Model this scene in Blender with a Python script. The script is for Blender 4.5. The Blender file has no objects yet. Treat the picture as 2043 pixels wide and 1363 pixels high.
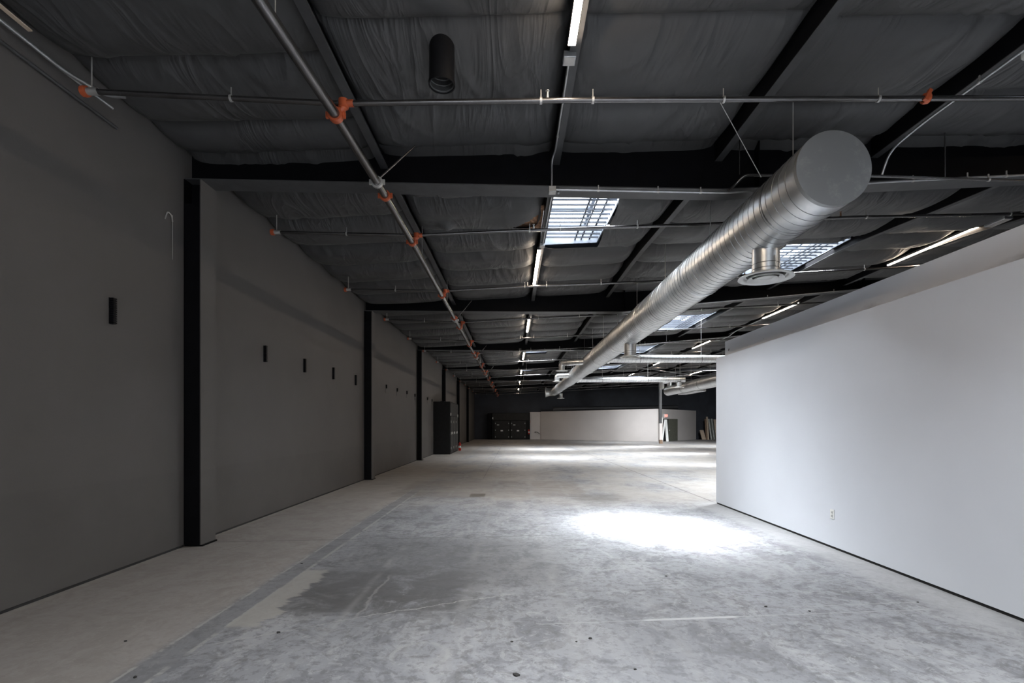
import bpy, math, random
from mathutils import Vector, noise, Matrix
random.seed(7)
PI = math.pi
sc = bpy.context.scene
COL = sc.collection
ORD = ['first', 'second', 'third', 'fourth', 'fifth', 'sixth', 'seventh', 'eighth', 'ninth', 'tenth', 'eleventh', 'twelfth', 'thirteenth', 'fourteenth']

# ------------------------------------------------------------------ materials
class N:
    """tiny node-graph helper"""
    def __init__(s, name):
        s.m = bpy.data.materials.new(name); s.m.use_nodes = True
        s.t = s.m.node_tree; s.b = s.t.nodes['Principled BSDF']
    def new(s, typ, **kw):
        n = s.t.nodes.new(typ)
        for k, v in kw.items(): setattr(n, k, v)
        return n
    def put(s, sock, v):
        if isinstance(v, bpy.types.NodeSocket): s.t.links.new(v, sock)
        elif isinstance(v, (tuple, list)):
            sock.default_value = (*v, 1) if len(v) == 3 and sock.type == 'RGBA' else v
        else: sock.default_value = v
    def math(s, op, a, b=0.0, c=0.0, clamp=False):
        n = s.new('ShaderNodeMath', operation=op, use_clamp=clamp)
        for i, v in enumerate((a, b, c)): s.put(n.inputs[i], v)
        return n.outputs[0]
    def add(s, a, b): return s.math('ADD', a, b)
    def sub(s, a, b): return s.math('SUBTRACT', a, b)
    def mul(s, a, b): return s.math('MULTIPLY', a, b)
    def coords(s):
        if not hasattr(s, 'co'):
            g = s.new('ShaderNodeNewGeometry'); s.co = g.outputs['Position']
            x = s.new('ShaderNodeSeparateXYZ'); s.put(x.inputs[0], s.co)
            s.X, s.Y, s.Z = x.outputs
        return s.co
    def scaled(s, v):
        s.coords()
        n = s.new('ShaderNodeVectorMath', operation='MULTIPLY'); s.put(n.inputs[0], s.co); n.inputs[1].default_value = v
        return n.outputs[0]
    def noise(s, scale=1.0, detail=4, rough=.55, vec=(1, 1, 1), dist=0.0):
        n = s.new('ShaderNodeTexNoise'); s.put(n.inputs['Vector'], s.scaled(vec))
        n.inputs['Scale'].default_value = scale; n.inputs['Detail'].default_value = detail
        n.inputs['Roughness'].default_value = rough; n.inputs['Distortion'].default_value = dist
        return n.outputs['Fac']
    def ss(s, v, lo, hi):
        n = s.new('ShaderNodeMapRange', interpolation_type='SMOOTHSTEP')
        s.put(n.inputs['Value'], v); n.inputs['From Min'].default_value = lo; n.inputs['From Max'].default_value = hi
        return n.outputs[0]
    def mix(s, f, a, b):
        n = s.new('ShaderNodeMix', data_type='RGBA'); s.put(n.inputs[0], f); s.put(n.inputs[6], a); s.put(n.inputs[7], b)
        return n.outputs[2]
    def bump(s, h, strength=.3, dist=.01):
        n = s.new('ShaderNodeBump'); s.put(n.inputs['Height'], h)
        n.inputs['Strength'].default_value = strength; n.inputs['Distance'].default_value = dist
        s.t.links.new(n.outputs[0], s.b.inputs['Normal'])
    def set(s, **kw):
        for k, v in kw.items(): s.put(s.b.inputs[k.replace('_', ' ')], v)
        return s.m

def simple(name, col, rough=.5, metal=0.0, var=.12, scale=6, bump=0.0, **kw):
    n = N(name)
    f = n.noise(scale, 4)
    c2 = tuple(min(1, c * (1 + var)) for c in col); c1 = tuple(c * (1 - var) for c in col)
    n.set(Base_Color=n.mix(n.ss(f, .3, .7), c1, c2), Roughness=rough, Metallic=metal, **kw)
    if bump: n.bump(n.noise(scale * 8, 3), bump, .004)
    return n.m

def emit(name, col, strength):
    n = N(name); n.set(Base_Color=(.8, .8, .8), Emission_Color=col, Emission_Strength=strength); return n.m

M = {}
def build_materials():
    # dark painted tilt-up wall
    n = N('dark_wall_paint'); n.coords()
    f = n.noise(.8, 5, .6); g = n.noise(40, 3, .6)
    lap = n.ss(n.add(n.sub(n.Z, .93), n.mul(n.sub(f, .5), .05)), -.02, .02)      # roller lap line low on the wall
    c = n.mix(n.ss(f, .3, .75), (.092, .086, .081), (.110, .103, .097))
    c = n.mix(n.mul(lap, .35), c, (.118, .110, .104))
    streak = n.ss(n.noise(3, 3, .6, (.5, .5, .06)), .6, .72)
    c = n.mix(n.mul(streak, .15), c, (.12, .115, .11))
    n.set(Base_Color=c, Roughness=.62, Specular_IOR_Level=.35); n.bump(g, .25, .004)
    M['wall'] = n.m
    M['web'] = simple('black_steel_shade_tone', (.0035, .0035, .0045), .5, var=.2, Specular_IOR_Level=.12)  # near-black puts shade into webs; same steel as the flanges
    M['flange'] = simple('charcoal_steel_lit_tone', (.05, .05, .052), .5, var=.15, bump=.1)  # greyer tone paints in the light that flanges catch
    # insulation facing
    n = N('black_vinyl_facing'); n.coords()
    def ridged(sc, vec, dist, pw):
        q = n.noise(sc, 3, .5, vec, dist)
        q = n.math('ABSOLUTE', n.sub(n.mul(q, 2.0), 1.0))
        return n.math('POWER', n.sub(1.0, n.math('MINIMUM', n.mul(q, 2.4), 1.0)), pw)
    a = ridged(1.0, (2.6, .55, .5), 1.2, 1.6); b = ridged(1.0, (6.5, 1.6, .5), 1.0, 1.5); a2 = n.noise(2.2, 3, .5, (1.4, .8, 1), .5)
    mask = n.ss(n.noise(.9, 3, .5), .38, .62)
    col = n.mix(n.ss(n.noise(.7, 4), .3, .7), (.054, .054, .055), (.070, .069, .069))
    n.set(Base_Color=col, Roughness=.55, Specular_IOR_Level=.42)
    h = n.add(n.mul(n.mul(a, mask), .9), n.add(n.mul(n.mul(b, mask), .10), n.mul(a2, .6)))
    n.bump(h, .42, .045)
    M['ins'] = n.m
    M['fiberglass'] = simple('brown_fiberglass', (.30, .17, .10), .95, var=.4, scale=18, bump=.8)
    # galvanised duct
    n = N('galvanised_steel'); n.coords()
    f = n.noise(5, 4, .6); sp = n.noise(45, 2, .5)
    col = n.mix(n.ss(f, .3, .7), (.66, .68, .69), (.82, .83, .83))
    n.set(Base_Color=col, Metallic=.86, Roughness=n.add(.27, n.mul(f, .16)))
    n.bump(n.add(n.noise(2.2, 2), n.mul(sp, .04)), .12, .03)
    M['galv'] = n.m
    M['galv_seam'] = simple('galvanised_seam', (.30, .31, .32), .35, 1.0)
    n = N('galvanised_end_cap'); n.coords()
    sm = n.ss(n.noise(7, 5, .7), .5, .75)
    n.set(Base_Color=n.mix(sm, (.36, .37, .37), (.46, .47, .46)), Metallic=.75, Roughness=.55)
    n.bump(n.noise(3, 3), .1, .02); M['cap'] = n.m
    M['pipe'] = simple('dark_steel_pipe', (.16, .155, .155), .27, .9, bump=.06)
    M['pipe_black'] = simple('black_painted_pipe', (.008, .008, .009), .4, 0)
    M['emt'] = simple('zinc_conduit', (.48, .49, .50), .38, .85)
    M['orange'] = simple('orange_clamp_paint', (.42, .085, .03), .4)
    M['zinc'] = simple('zinc_strap', (.55, .54, .52), .45, .7)
    M['diff'] = simple('white_diffuser_paint', (.60, .60, .58), .4, var=.03)
    M['diff_dark'] = simple('diffuser_recess', (.05, .05, .05), .6)
    n = N('white_wall_paint'); n.coords()
    n.set(Base_Color=n.mix(n.ss(n.noise(.6, 3), .3, .7), (.70, .725, .77), (.74, .765, .81)), Roughness=.55)
    n.bump(n.noise(60, 3), .06, .003); M['white'] = n.m
    M['navy'] = simple('blue_black_wall_paint', (.030, .034, .045), .6, var=.2, scale=1)
    M['offwhite'] = simple('warm_white_paint', (.72, .67, .64), .6, var=.03, scale=.7)
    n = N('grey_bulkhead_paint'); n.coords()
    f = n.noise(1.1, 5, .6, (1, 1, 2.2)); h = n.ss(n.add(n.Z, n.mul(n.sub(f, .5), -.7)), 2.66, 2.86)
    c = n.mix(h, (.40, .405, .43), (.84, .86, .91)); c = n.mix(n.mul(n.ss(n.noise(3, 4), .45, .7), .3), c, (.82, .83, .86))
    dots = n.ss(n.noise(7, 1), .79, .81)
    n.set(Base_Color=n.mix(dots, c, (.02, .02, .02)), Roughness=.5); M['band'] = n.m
    M['gap'] = simple('dark_base_gap', (.02, .02, .02), .8)
    M['light'] = emit('warm_led_diffuser', (1.0, .82, .64), 30)
    M['housing'] = simple('light_housing', (.10, .10, .105), .45, .3)
    M['sky'] = emit('bright_sky_glazing', (.86, .93, 1.0), 3.5)
    M['winfill'] = emit('added_window_glow', (.86, .92, 1.0), 1.6)  # glow added behind the camera to brighten the duct end
    M['curb'] = simple('pale_blue_grey_sheet_metal', (.34, .37, .42), .5, .2, var=.15)
    M['bar'] = simple('grey_security_bar', (.10, .11, .13), .45, .4)
    M['cab'] = simple('charcoal_cabinet_enamel', (.014, .014, .014), .6, 0, Specular_IOR_Level=.15)
    M['cabdoor'] = simple('charcoal_cabinet_door_enamel', (.030, .030, .029), .55, 0, Specular_IOR_Level=.2)
    M['label'] = simple('white_sticker', (.85, .85, .82), .5, var=.02)
    M['red'] = simple('red_enamel', (.55, .03, .02), .3)
    M['redglow'] = emit('red_sign_letter', (1, .12, .08), 1.6)
    M['pink'] = simple('pink_grey_plastic', (.70, .45, .42), .5, var=.03)
    M['rubber'] = simple('black_rubber', (.02, .02, .02), .6)
    M['door'] = simple('olive_grey_door_paint', (.16, .16, .125), .5)
    M['dark'] = simple('dark_opening', (.03, .03, .035), .8)
    M['lumber'] = simple('pale_lumber', (.60, .48, .36), .7, scale=12)
    M['lumber_brown'] = simple('brown_lumber', (.26, .17, .11), .7, scale=12)
    M['pvc'] = simple('pale_plastic_pipe', (.62, .62, .58), .4)
    M['green'] = simple('grey_green_metal', (.22, .24, .20), .5, .3)
    M['chip'] = simple('dark_grit', (.03, .028, .026), .8)
    M['brown_rust'] = simple('rusty_bar', (.20, .10, .05), .8)
    M['flue'] = simple('matte_black_flue', (.007, .007, .008), .55, Specular_IOR_Level=.2)
    M['fluein'] = simple('flue_inside', (.10, .10, .10), .5, .5)

    # ---- concrete floor
    n = N('polished_worn_concrete'); n.coords()
    X, Y = n.X, n.Y
    big = n.noise(.55, 6, .62); mid = n.noise(2.2, 7, .68, dist=.6); fine = n.noise(14, 6, .7)
    drag = n.noise(2.5, 5, .65, (1.0, .35, 1), .5)
    wob = n.mul(n.sub(n.noise(6, 4, .6), .5), .12)
    wobf = n.mul(n.sub(n.noise(30, 3, .6), .5), .03)
    c = n.mix(n.ss(big, .32, .68), (.38, .385, .405), (.49, .495, .52))
    c = n.mix(n.mul(n.ss(mid, .48, .58), .62), c, (.235, .235, .25))
    c = n.mix(n.mul(n.ss(drag, .52, .60), .55), c, (.58, .58, .59))
    c = n.mix(n.mul(n.ss(fine, .50, .60), .55), c, (.19, .19, .195))
    c = n.mix(n.mul(n.ss(n.noise(7, 8, .78, dist=1.5), .54, .60), .55), c, (.60, .60, .605))
    c = n.mix(n.mul(n.ss(n.noise(3.2, 8, .75, dist=2.0), .54, .58), .42), c, (.21, .205, .20))
    c = n.mix(n.mul(n.ss(n.noise(11, 5, .7, (1, .25, 1), .5), .60, .68), .35), c, (.58, .58, .58))
    def band(v, lo, hi, s): return n.mul(n.ss(v, lo - s, lo + s), n.sub(1.0, n.ss(v, hi - s, hi + s)))
    def rect(x0, x1, y0, y1, s=.02, w=None):
        xx = X if w is None else n.add(X, w); yy = Y if w is None else n.add(Y, w)
        return n.mul(band(xx, x0, x1, s), band(yy, y0, y1, s))
    def lay(c, m, col, k=1.0): return n.mix(n.mul(m, k), c, col)
    # browner concrete by the dark wall and further down, partly painted-in warm lamp light
    wide = n.mul(n.sub(n.noise(1.2, 4, .6), .5), .5)
    c = lay(c, n.sub(1.0, n.ss(n.add(X, n.mul(wide, .25)), -2.42, -2.30)), (.54, .49, .44), .68)
    c = lay(c, n.mul(n.ss(n.add(Y, wide), 8.5, 10.5), n.ss(n.noise(.9, 4, .6, (1, .5, 1)), .3, .6)), (.60, .555, .505), .75)
    c = lay(c, rect(-2.6, 1.6, 10.4, 13.4, .08, wide), (.33, .295, .26), .5)
    c = lay(c, rect(-.92, -.60, 10.45, 10.95, .02), (.17, .145, .12), .8)
    c = lay(c, rect(-2.6, -.9, 11.2, 11.5, .05, wob), (.50, .47, .43), .6)
    # infilled trench with chalky edges
    brk = n.ss(n.noise(5, 3, .6, (.3, 1, 1)), .40, .50)
    c = lay(c, rect(-2.34, -2.13, 1.0, 11.5, .01, wobf), (.31, .31, .32), .55)
    c = lay(c, n.mul(rect(-2.352, -2.328, 1.0, 11.8, .004, wobf), brk), (.64, .63, .60), .7)
    c = lay(c, n.mul(rect(-2.15, -2.115, 1.0, 11.0, .005, wobf), n.ss(n.noise(4, 3, .6, (.3, 1, 1)), .38, .5)), (.64, .63, .60), .7)
    # dark stain with a pale scraped patch next to it
    stain = n.mul(rect(-1.95, -.35, 3.95, 5.2, .22, n.mul(wide, .5)), n.ss(n.noise(2.6, 6, .7, dist=.8), .36, .52))
    c = lay(c, stain, (.15, .147, .145), .85)
    c = lay(c, rect(-1.95, -1.2, 4.0, 5.12, .06, wob), (.17, .167, .165), .6)
    c = lay(c, rect(-1.9, .6, 4.6, 6.6, .35, wide), (.22, .22, .23), .5)
    jag = n.mul(n.sub(n.noise(3.5, 7, .8, (.2, 1.8, 1)), .5), .55)
    c = lay(c, n.mul(n.mul(n.ss(X, -2.15, -2.13), n.sub(1.0, n.ss(n.add(X, jag), -1.90, -1.87))), band(n.add(Y, wobf), 3.72, 5.18, .04)), (.55, .53, .49), .85)
    # cracks and joints
    def line(x0, y0, x1, y1, w, wobble, s=.004):
        k = (y1 - y0) / (x1 - x0)
        d = n.sub(n.add(Y, n.mul(wob, wobble)), n.add(y0 - k * x0, n.mul(X, k)))
        return n.mul(n.sub(1.0, n.ss(n.math('ABSOLUTE', d), w, w + s)), band(X, x0, x1, .03))
    c = lay(c, line(-2.05, 3.42, -1.22, 3.9, .004, 1.0), (.62, .61, .58), .6)
    c = lay(c, line(-1.22, 3.9, .0, 4.46, .005, 1.2), (.64, .63, .60), .75)
    c = lay(c, n.mul(band(n.add(X, wob), -1.24, -1.215, .006), band(Y, 3.9, 5.0, .05)), (.60, .59, .57), .35)
    c = lay(c, line(.2, 3.77, 3.4, 4.08, .005, .1), (.64, .64, .64), .6)
    c = lay(c, line(1.0, 3.848, 1.75, 3.92, .016, .05), (.80, .80, .80), .85)
    c = lay(c, line(2.2, 4.12, 3.4, 4.24, .005, .1), (.60, .60, .60), .5)
    c = lay(c, line(-3.85, 6.42, 1.2, 6.86, .010, .05), (.12, .12, .12), .6)
    c = lay(c, n.mul(band(n.add(X, wobf), 3.88, 3.91, .006), band(Y, 9.7, 48, .1)), (.07, .065, .06), .75)
    c = lay(c, n.mul(band(n.add(X, wobf), -.85, -.83, .01), band(Y, 14, 48, .1)), (.08, .075, .07), .5)
    for jy in (16.2, 25.8, 35.4, 45.0):
        c = lay(c, band(Y, jy, jy + .05, .02), (.08, .075, .07), .5)
    # wheel tracks and scuffs
    for tx, ts in ((-.42, .09), (.42, .12), (-1.35, .06), (1.15, .08)):
        c = lay(c, n.mul(n.sub(1.0, n.ss(n.math('ABSOLUTE', n.sub(n.add(X, n.mul(wide, .35)), tx)), 0, ts)), n.ss(n.noise(1.6, 3, .6), .35, .6)), (.58, .57, .56), .32)
    def ring(cx, cy, r, w):
        dx = n.sub(X, cx); dy = n.sub(Y, cy)
        d = n.math('SQRT', n.add(n.mul(dx, dx), n.mul(dy, dy)))
        d = n.math('ABSOLUTE', n.sub(n.add(d, n.mul(wob, .4)), r))
        return n.mul(n.sub(1.0, n.ss(d, w, w * 2.2)), n.ss(n.noise(4, 2), .35, .55))
    c = lay(c, ring(-.61, 3.27, .18, .010), (.60, .60, .59), .5)
    c = lay(c, ring(-.58, 3.30, .13, .02), (.52, .52, .52), .3)
    c = lay(c, ring(1.05, 3.1, .22, .008), (.55, .55, .55), .25)
    def blob(cx, cy, r):
        dx = n.sub(n.add(X, n.mul(wide, .8)), cx); dy = n.sub(n.add(Y, wide), cy)
        return n.sub(1.0, n.ss(n.math('SQRT', n.add(n.mul(dx, dx), n.mul(dy, dy))), r * .2, r))
    c = lay(c, blob(1.75, 10.3, .9), (.19, .18, .17), .6)
    c = lay(c, blob(1.0, 3.3, 1.0), (.30, .30, .32), .35)
    c = lay(c, blob(2.6, 5.3, .8), (.50, .50, .51), .35)
    # plaster dust along both wall bases
    c = lay(c, n.mul(band(n.add(X, n.mul(wide, .5)), 3.45, 3.95, .14), band(Y, 3.6, 9.75, .3)), (.68, .68, .68), .65)
    c = lay(c, n.mul(n.sub(1.0, n.ss(n.add(X, n.mul(wob, 1.0)), -4.02, -3.93)), n.ss(n.noise(3, 4), .35, .6)), (.62, .58, .52), .6)
    specks = n.ss(n.noise(55, 2, .5), .76, .79)
    c = lay(c, specks, (.05, .045, .04), .7)
    rough = n.add(.50, n.mul(n.ss(mid, .35, .7), .22))
    c = n.mix(.38, c, (0, 0, 0))
    n.set(Base_Color=c, Roughness=rough, Specular_IOR_Level=.4)
    n.bump(n.add(n.mul(mid, .5), n.mul(fine, .5)), .18, .006)
    M['floor'] = n.m
build_materials()

# ------------------------------------------------------------------ mesh helpers
class MB:
    def __init__(s): s.v = []; s.f = []; s.sm = []
    def poly(s, pts, smooth=False):
        b = len(s.v); s.v += [tuple(p) for p in pts]; s.f.append(tuple(range(b, b + len(pts)))); s.sm.append(smooth)
    def box(s, a, b):
        (x0, y0, z0), (x1, y1, z1) = [tuple(map(min, a, b)), tuple(map(max, a, b))]
        n = len(s.v)
        s.v += [(x0, y0, z0), (x1, y0, z0), (x1, y1, z0), (x0, y1, z0), (x0, y0, z1), (x1, y0, z1), (x1, y1, z1), (x0, y1, z1)]
        for q in ((3, 2, 1, 0), (4, 5, 6, 7), (0, 1, 5, 4), (1, 2, 6, 5), (2, 3, 7, 6), (3, 0, 4, 7)):
            s.f.append(tuple(n + i for i in q)); s.sm.append(False)
        return s
    def prism(s, base, vec):
        """base polygon extruded along vec"""
        n = len(s.v); k = len(base); vec = Vector(vec)
        s.v += [tuple(p) for p in base] + [tuple(Vector(p) + vec) for p in base]
        s.f.append(tuple(range(n + k - 1, n - 1, -1))); s.sm.append(False)
        s.f.append(tuple(range(n + k, n + 2 * k))); s.sm.append(False)
        for i in range(k):
            j = (i + 1) % k; s.f.append((n + i, n + j, n + k + j, n + k + i)); s.sm.append(False)
        return s
    def beam(s, a, b, w, h, up=(0, 0, 1)):
        a, b = Vector(a), Vector(b); d = (b - a).normalized(); up = Vector(up)
        sd = d.cross(up)
        if sd.length < 1e-4: sd = d.cross(Vector((1, 0, 0)))
        sd.normalize(); u = sd.cross(d).normalized()
        base = [a + sd * (w / 2 * i) + u * (h / 2 * j) for i, j in ((-1, -1), (1, -1), (1, 1), (-1, 1))]
        return s.prism(base, b - a)
    def tube(s, pts, r, seg=12, caps=True, closed=False):
        pts = [Vector(p) for p in pts]; k = len(pts)
        rs = r if isinstance(r, (list, tuple)) else [r] * k
        n0 = len(s.v); prev = None
        for i, p in enumerate(pts):
            if closed: t = (pts[(i + 1) % k] - pts[i - 1])
            else: t = (pts[min(i + 1, k - 1)] - pts[max(i - 1, 0)])
            t.normalize()
            if prev is None:
                ref = Vector((0, 0, 1)) if abs(t.z) < .9 else Vector((0, 1, 0))
                u = t.cross(ref).normalized()
            else:
                u = (prev - t * prev.dot(t))
                u = u.normalized() if u.length > 1e-5 else t.cross(Vector((0, 0, 1))).normalized()
            w = t.cross(u); prev = u
            for j in range(seg):
                a = 2 * PI * j / seg
                s.v.append(tuple(p + (u * math.cos(a) + w * math.sin(a)) * rs[i]))
        for i in range(k if closed else k - 1):
            i2 = (i + 1) % k
            for j in range(seg):
                j2 = (j + 1) % seg
                s.f.append((n0 + i * seg + j, n0 + i * seg + j2, n0 + i2 * seg + j2, n0 + i2 * seg + j)); s.sm.append(True)
        if caps and not closed:
            s.f.append(tuple(n0 + j for j in range(seg - 1, -1, -1))); s.sm.append(False)
            s.f.append(tuple(n0 + (k - 1) * seg + j for j in range(seg))); s.sm.append(False)
        return s
    def lathe(s, c, prof, seg=32, axis='z', closed=False):
        """prof: list of (r, h) swept about an axis through c"""
        n0 = len(s.v); c = Vector(c); k = len(prof)
        for r, h in prof:
            for j in range(seg):
                a = 2 * PI * j / seg; ca, sa = r * math.cos(a), r * math.sin(a)
                p = {'z': (ca, sa, h), 'y': (ca, h, sa), 'x': (h, ca, sa)}[axis]
                s.v.append(tuple(c + Vector(p)))
        for i in range(k if closed else k - 1):
            i2 = (i + 1) % k
            for j in range(seg):
                j2 = (j + 1) % seg
                s.f.append((n0 + i * seg + j, n0 + i * seg + j2, n0 + i2 * seg + j2, n0 + i2 * seg + j)); s.sm.append(True)
        return s
    def make(s, name, mat, parent=None, origin=None, bevel=0, recalc=True):
        me = bpy.data.meshes.new(name)
        o3 = Vector(origin) if origin else Vector((0, 0, 0))
        me.from_pydata([tuple(Vector(v) - o3) for v in s.v], [], s.f); me.update()
        me.polygons.foreach_set('use_smooth', s.sm)
        if recalc:
            import bmesh
            bm = bmesh.new(); bm.from_mesh(me); bmesh.ops.recalc_face_normals(bm, faces=bm.faces); bm.to_mesh(me); bm.free()
        try: me.set_sharp_from_angle(angle=math.radians(45))
        except Exception: pass
        me.materials.append(M[mat] if isinstance(mat, str) else mat)
        o = bpy.data.objects.new(name, me); COL.objects.link(o)
        o.location = o3
        if parent is not None:
            o.parent = parent
            w = Vector((0, 0, 0)); q = parent
            while q is not None: w += Vector(q.location); q = q.parent
            o.location = o3 - w
        if bevel:
            m = o.modifiers.new('bevel', 'BEVEL'); m.width = bevel; m.segments = 2; m.limit_method = 'ANGLE'
        return o

def tag(o, label, cat, group=None, kind=None):
    o['label'] = label; o['category'] = cat
    if group: o['group'] = group
    if kind: o['kind'] = kind
    return o
def thing(name, label, cat, loc, group=None):
    o = bpy.data.objects.new(name, None); COL.objects.link(o); o.location = loc; o.empty_display_size = .1
    return tag(o, label, cat, group)
def struct(o, label=None, cat=None):
    o['kind'] = 'structure'
    if label: o['label'] = label; o['category'] = cat
    return o
def dup(root, loc, label):
    r = root.copy(); COL.objects.link(r); r.location = loc; r['label'] = label
    for ch in list(root.children):
        c = ch.copy(); COL.objects.link(c); c.parent = r
        for g in list(ch.children):
            d = g.copy(); COL.objects.link(d); d.parent = c
    return r
def lerp(a, b, t): return a + (b - a) * t
def pl(pts, x):
    if x <= pts[0][0]: return pts[0][1]
    for (x0, y0), (x1, y1) in zip(pts, pts[1:]):
        if x <= x1: return y0 + (y1 - y0) * (x - x0) / (x1 - x0)
    return pts[-1][1]
def sstep(t): t = max(0, min(1, t)); return t * t * (3 - 2 * t)
def bend(pts, r=.12, n=6):
    """round the corners of a polyline"""
    pts = [Vector(p) for p in pts]; out = [pts[0]]
    for a, b, c in zip(pts, pts[1:], pts[2:]):
        rr = min(r, (b - a).length * .45, (c - b).length * .45)
        p, q = b + (a - b).normalized() * rr, b + (c - b).normalized() * rr
        for i in range(n + 1):
            t = i / n; out.append((p * (1 - t) + b * t) * (1 - t) + (b * (1 - t) + q * t) * t)
    out.append(pts[-1]); return out

# ------------------------------------------------------------------ layout (metres; camera stands at x=0, y=0, eye 1.5)
E = 1.5
XL = -4.07
YB, YF = 52.5, -9.0
XR = 27.0
FR = [-1.29, 6.19, 13.67, 21.15, 28.63, 36.10, 43.58]     # front edges of the rafters
FW = .30
PURL = [-1.67, .50, 2.55, 4.52, 6.98, 9.08, 11.25, 13.4, 15.55, 17.7, 19.85, 22.0, 24.2]
RIDGE = 14.5
def roof(x, y):
    a = lerp(.022, .05, sstep((y - 6.2) / 5.0))
    xx = min(x, RIDGE) - max(0, x - RIDGE) * .6
    return E + 3.32 + a * (xx - XL)

# skylight openings (x0, x1, y0, y1)
SKY = [(.58, 1.62, 7.42, 9.75), (5.62, 6.92, 10.3, 12.6), (5.62, 6.92, 17.1, 20.2), (5.62, 6.92, 23.9, 26.7), (5.62, 6.92, 31.3, 34.0),
       (9.2, 10.9, 40.3, 42.9), (.58, 1.62, 22.3, 24.6), (.58, 1.62, 30.3, 32.7), (1.2, 2.4, -5.0, -2.8), (14.0, 15.3, 24.0, 26.6), (14.0, 15.3, 31.3, 34.0), (.62, 1.62, -.9, 1.6), (5.62, 6.92, 2.2, 4.6)]  # openings behind, above and right of the camera are added for light
RUST = (.62, 1.62, 14.55, 15.35)
def in_sky(x, y):
    return any(a < x < b and c < y < d for a, b, c, d in SKY + [RUST])

# ---- floor, outer walls
struct(MB().box((XL - .3, YF - .3, -.2), (XR + .3, YB + .3, 0)).make('floor', 'floor'))
struct(MB().box((XL - .25, YF, 0), (XL, YB, 5.6)).make('wall_left', 'wall'))
struct(MB().box((XL - .25, YB, 0), (XR + .25, YB + .25, 6.2)).make('wall_back', 'navy'))
struct(MB().box((XR, YF, 0), (XR + .25, YB, 6.2)).make('wall_right', 'navy'))
fw = MB()
WX0, WX1, WZ = -3.0, 3.2, 3.0          # opening for an added, unseen glowing window behind the camera
fw.box((XL - .25, YF - .25, 0), (WX0, YF, 6.2)); fw.box((WX1, YF - .25, 0), (XR + .25, YF, 6.2)); fw.box((WX0, YF - .25, WZ), (WX1, YF, 6.2)); fw.box((WX0, YF - .25, 0), (WX1, YF, .1))
struct(fw.make('wall_front', 'offwhite'))
wn = bpy.data.objects.new('added_window_1', None); COL.objects.link(wn); wn['kind'] = 'structure'
MB().box((WX0, YF - .14, .1), (WX1, YF - .12, WZ)).make('added_glow_pane', 'winfill', wn)
mm = MB()
for q in range(5):
    xx = lerp(WX0, WX1, q / 4); mm.box((xx - .03, YF - .12, .1), (xx + .03, YF - .04, WZ))
mm.box((WX0, YF - .12, 2.2), (WX1, YF - .04, 2.28)); mm.make('added_window_frame', 'housing', wn)
struct(MB().box((XL, YF, 0), (XL + .012, YB, .02)).make('base_shadow_left', 'gap'))

# ---- ceiling of draped insulation
def seams(ix, bay):
    y0 = FR[bay] + FW; y1 = (FR[bay + 1] if bay + 1 < len(FR) else YB)
    if bay == 0: return {0: [-.1, .95, 2.1, 3.3, 4.62, 5.6], 1: [-.2, .9, 2.0, 3.1, 4.25, 5.33], 3: [-.1, 1.0, 2.1, 3.2, 4.35, 5.5]}.get(ix, [-.2, .9, 2.0, 3.15, 4.28, 5.36])
    if bay == 1: return [7.0, 8.1, 9.3, 10.4, 11.6, 12.75] if ix == 0 else [7.55, 8.85, 10.05, 11.2, 12.45]
    n = 6; off = .25 * math.sin(ix * 2.3 + bay)
    return [y0 + (y1 - y0) * (i + .2 * math.sin(ix * 3 + i * 5 + bay)) / n + off * .3 for i in range(1, n)]
TEAR = (.205, 8.38, .21, .30)
GATHER = (-1.10, 8.30)
def tear_in(x, y):
    cx, cy, a, b = TEAR
    u = (x - (cx + a)) / (2 * a)          # 0 at purlin side .. -1 at the tip
    if u > 0 or u < -1: return False
    return abs(y - cy + .05 * u) < b * (1 - abs(u) ** 1.6) * .85
def fbm(v, o=3):
    s = 0; a = 1
    for _ in range(o): s += a * noise.noise(v); v = v * 2.03; a *= .5
    return s
def ceil_z(x, y, ix, sm, y0, y1, near):
    xa = XL if ix == 0 else PURL[ix - 1]; xb = PURL[ix] if ix < len(PURL) else XR
    edges = [y0] + sm + [y1]
    for a, b in zip(edges, edges[1:]):
        if a <= y <= b: break
    u = 2 * (x - xa) / (xb - xa) - 1; v = 2 * (y - a) / (b - a) - 1
    u = max(-1, min(1, u)); v = max(-1, min(1, v))
    k2 = sstep((y - 6.2) / .5); sag = lerp(.145, .275, k2) + .06 * noise.noise(Vector((ix * 3.1, a * 1.7, 0)))
    bul = (1 - abs(u) ** 7) ** .5 * (1 - abs(v) ** 3.2) ** .62
    z = roof(x, y) + lerp(.10, .155, k2) - sag * bul
    if near:
        warp = noise.noise(Vector((x * .9, y * .9, 4))) * .5
        sl = (-1.1 if ix >= 2 else 1.3)
        r = fbm(Vector(((x + warp * .8) * 3.0 - y * sl, y * .8 + warp, ix * 5)), 2)
        r = 1 - min(1, abs(r) * 2.6)
        r *= sstep((noise.noise(Vector((x * 1.1, y * 1.3, 31 + ix))) + .25) / .5)
        edge = .35 + .65 * (abs(v) ** 2)
        z -= .055 * r * r * edge * bul ** .4
        z -= .018 * noise.noise(Vector((x * 1.5, y * 2.5, 9))) * bul
        d = math.hypot(x - GATHER[0], (y - GATHER[1]))
        if d < .6:
            th = math.atan2(y - GATHER[1], x - GATHER[0])
            z += (-.10 * math.exp(-d * d / .012) + .022 * math.cos(8 * th + 1) * math.exp(-d / .16) * min(1, d / .05))
        if 6.5 < y < 13.7:
            dt = math.hypot((x - .1) / .5, (y - 8.4) / .4)
            z -= .05 * math.exp(-dt * dt)
    return z
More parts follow.
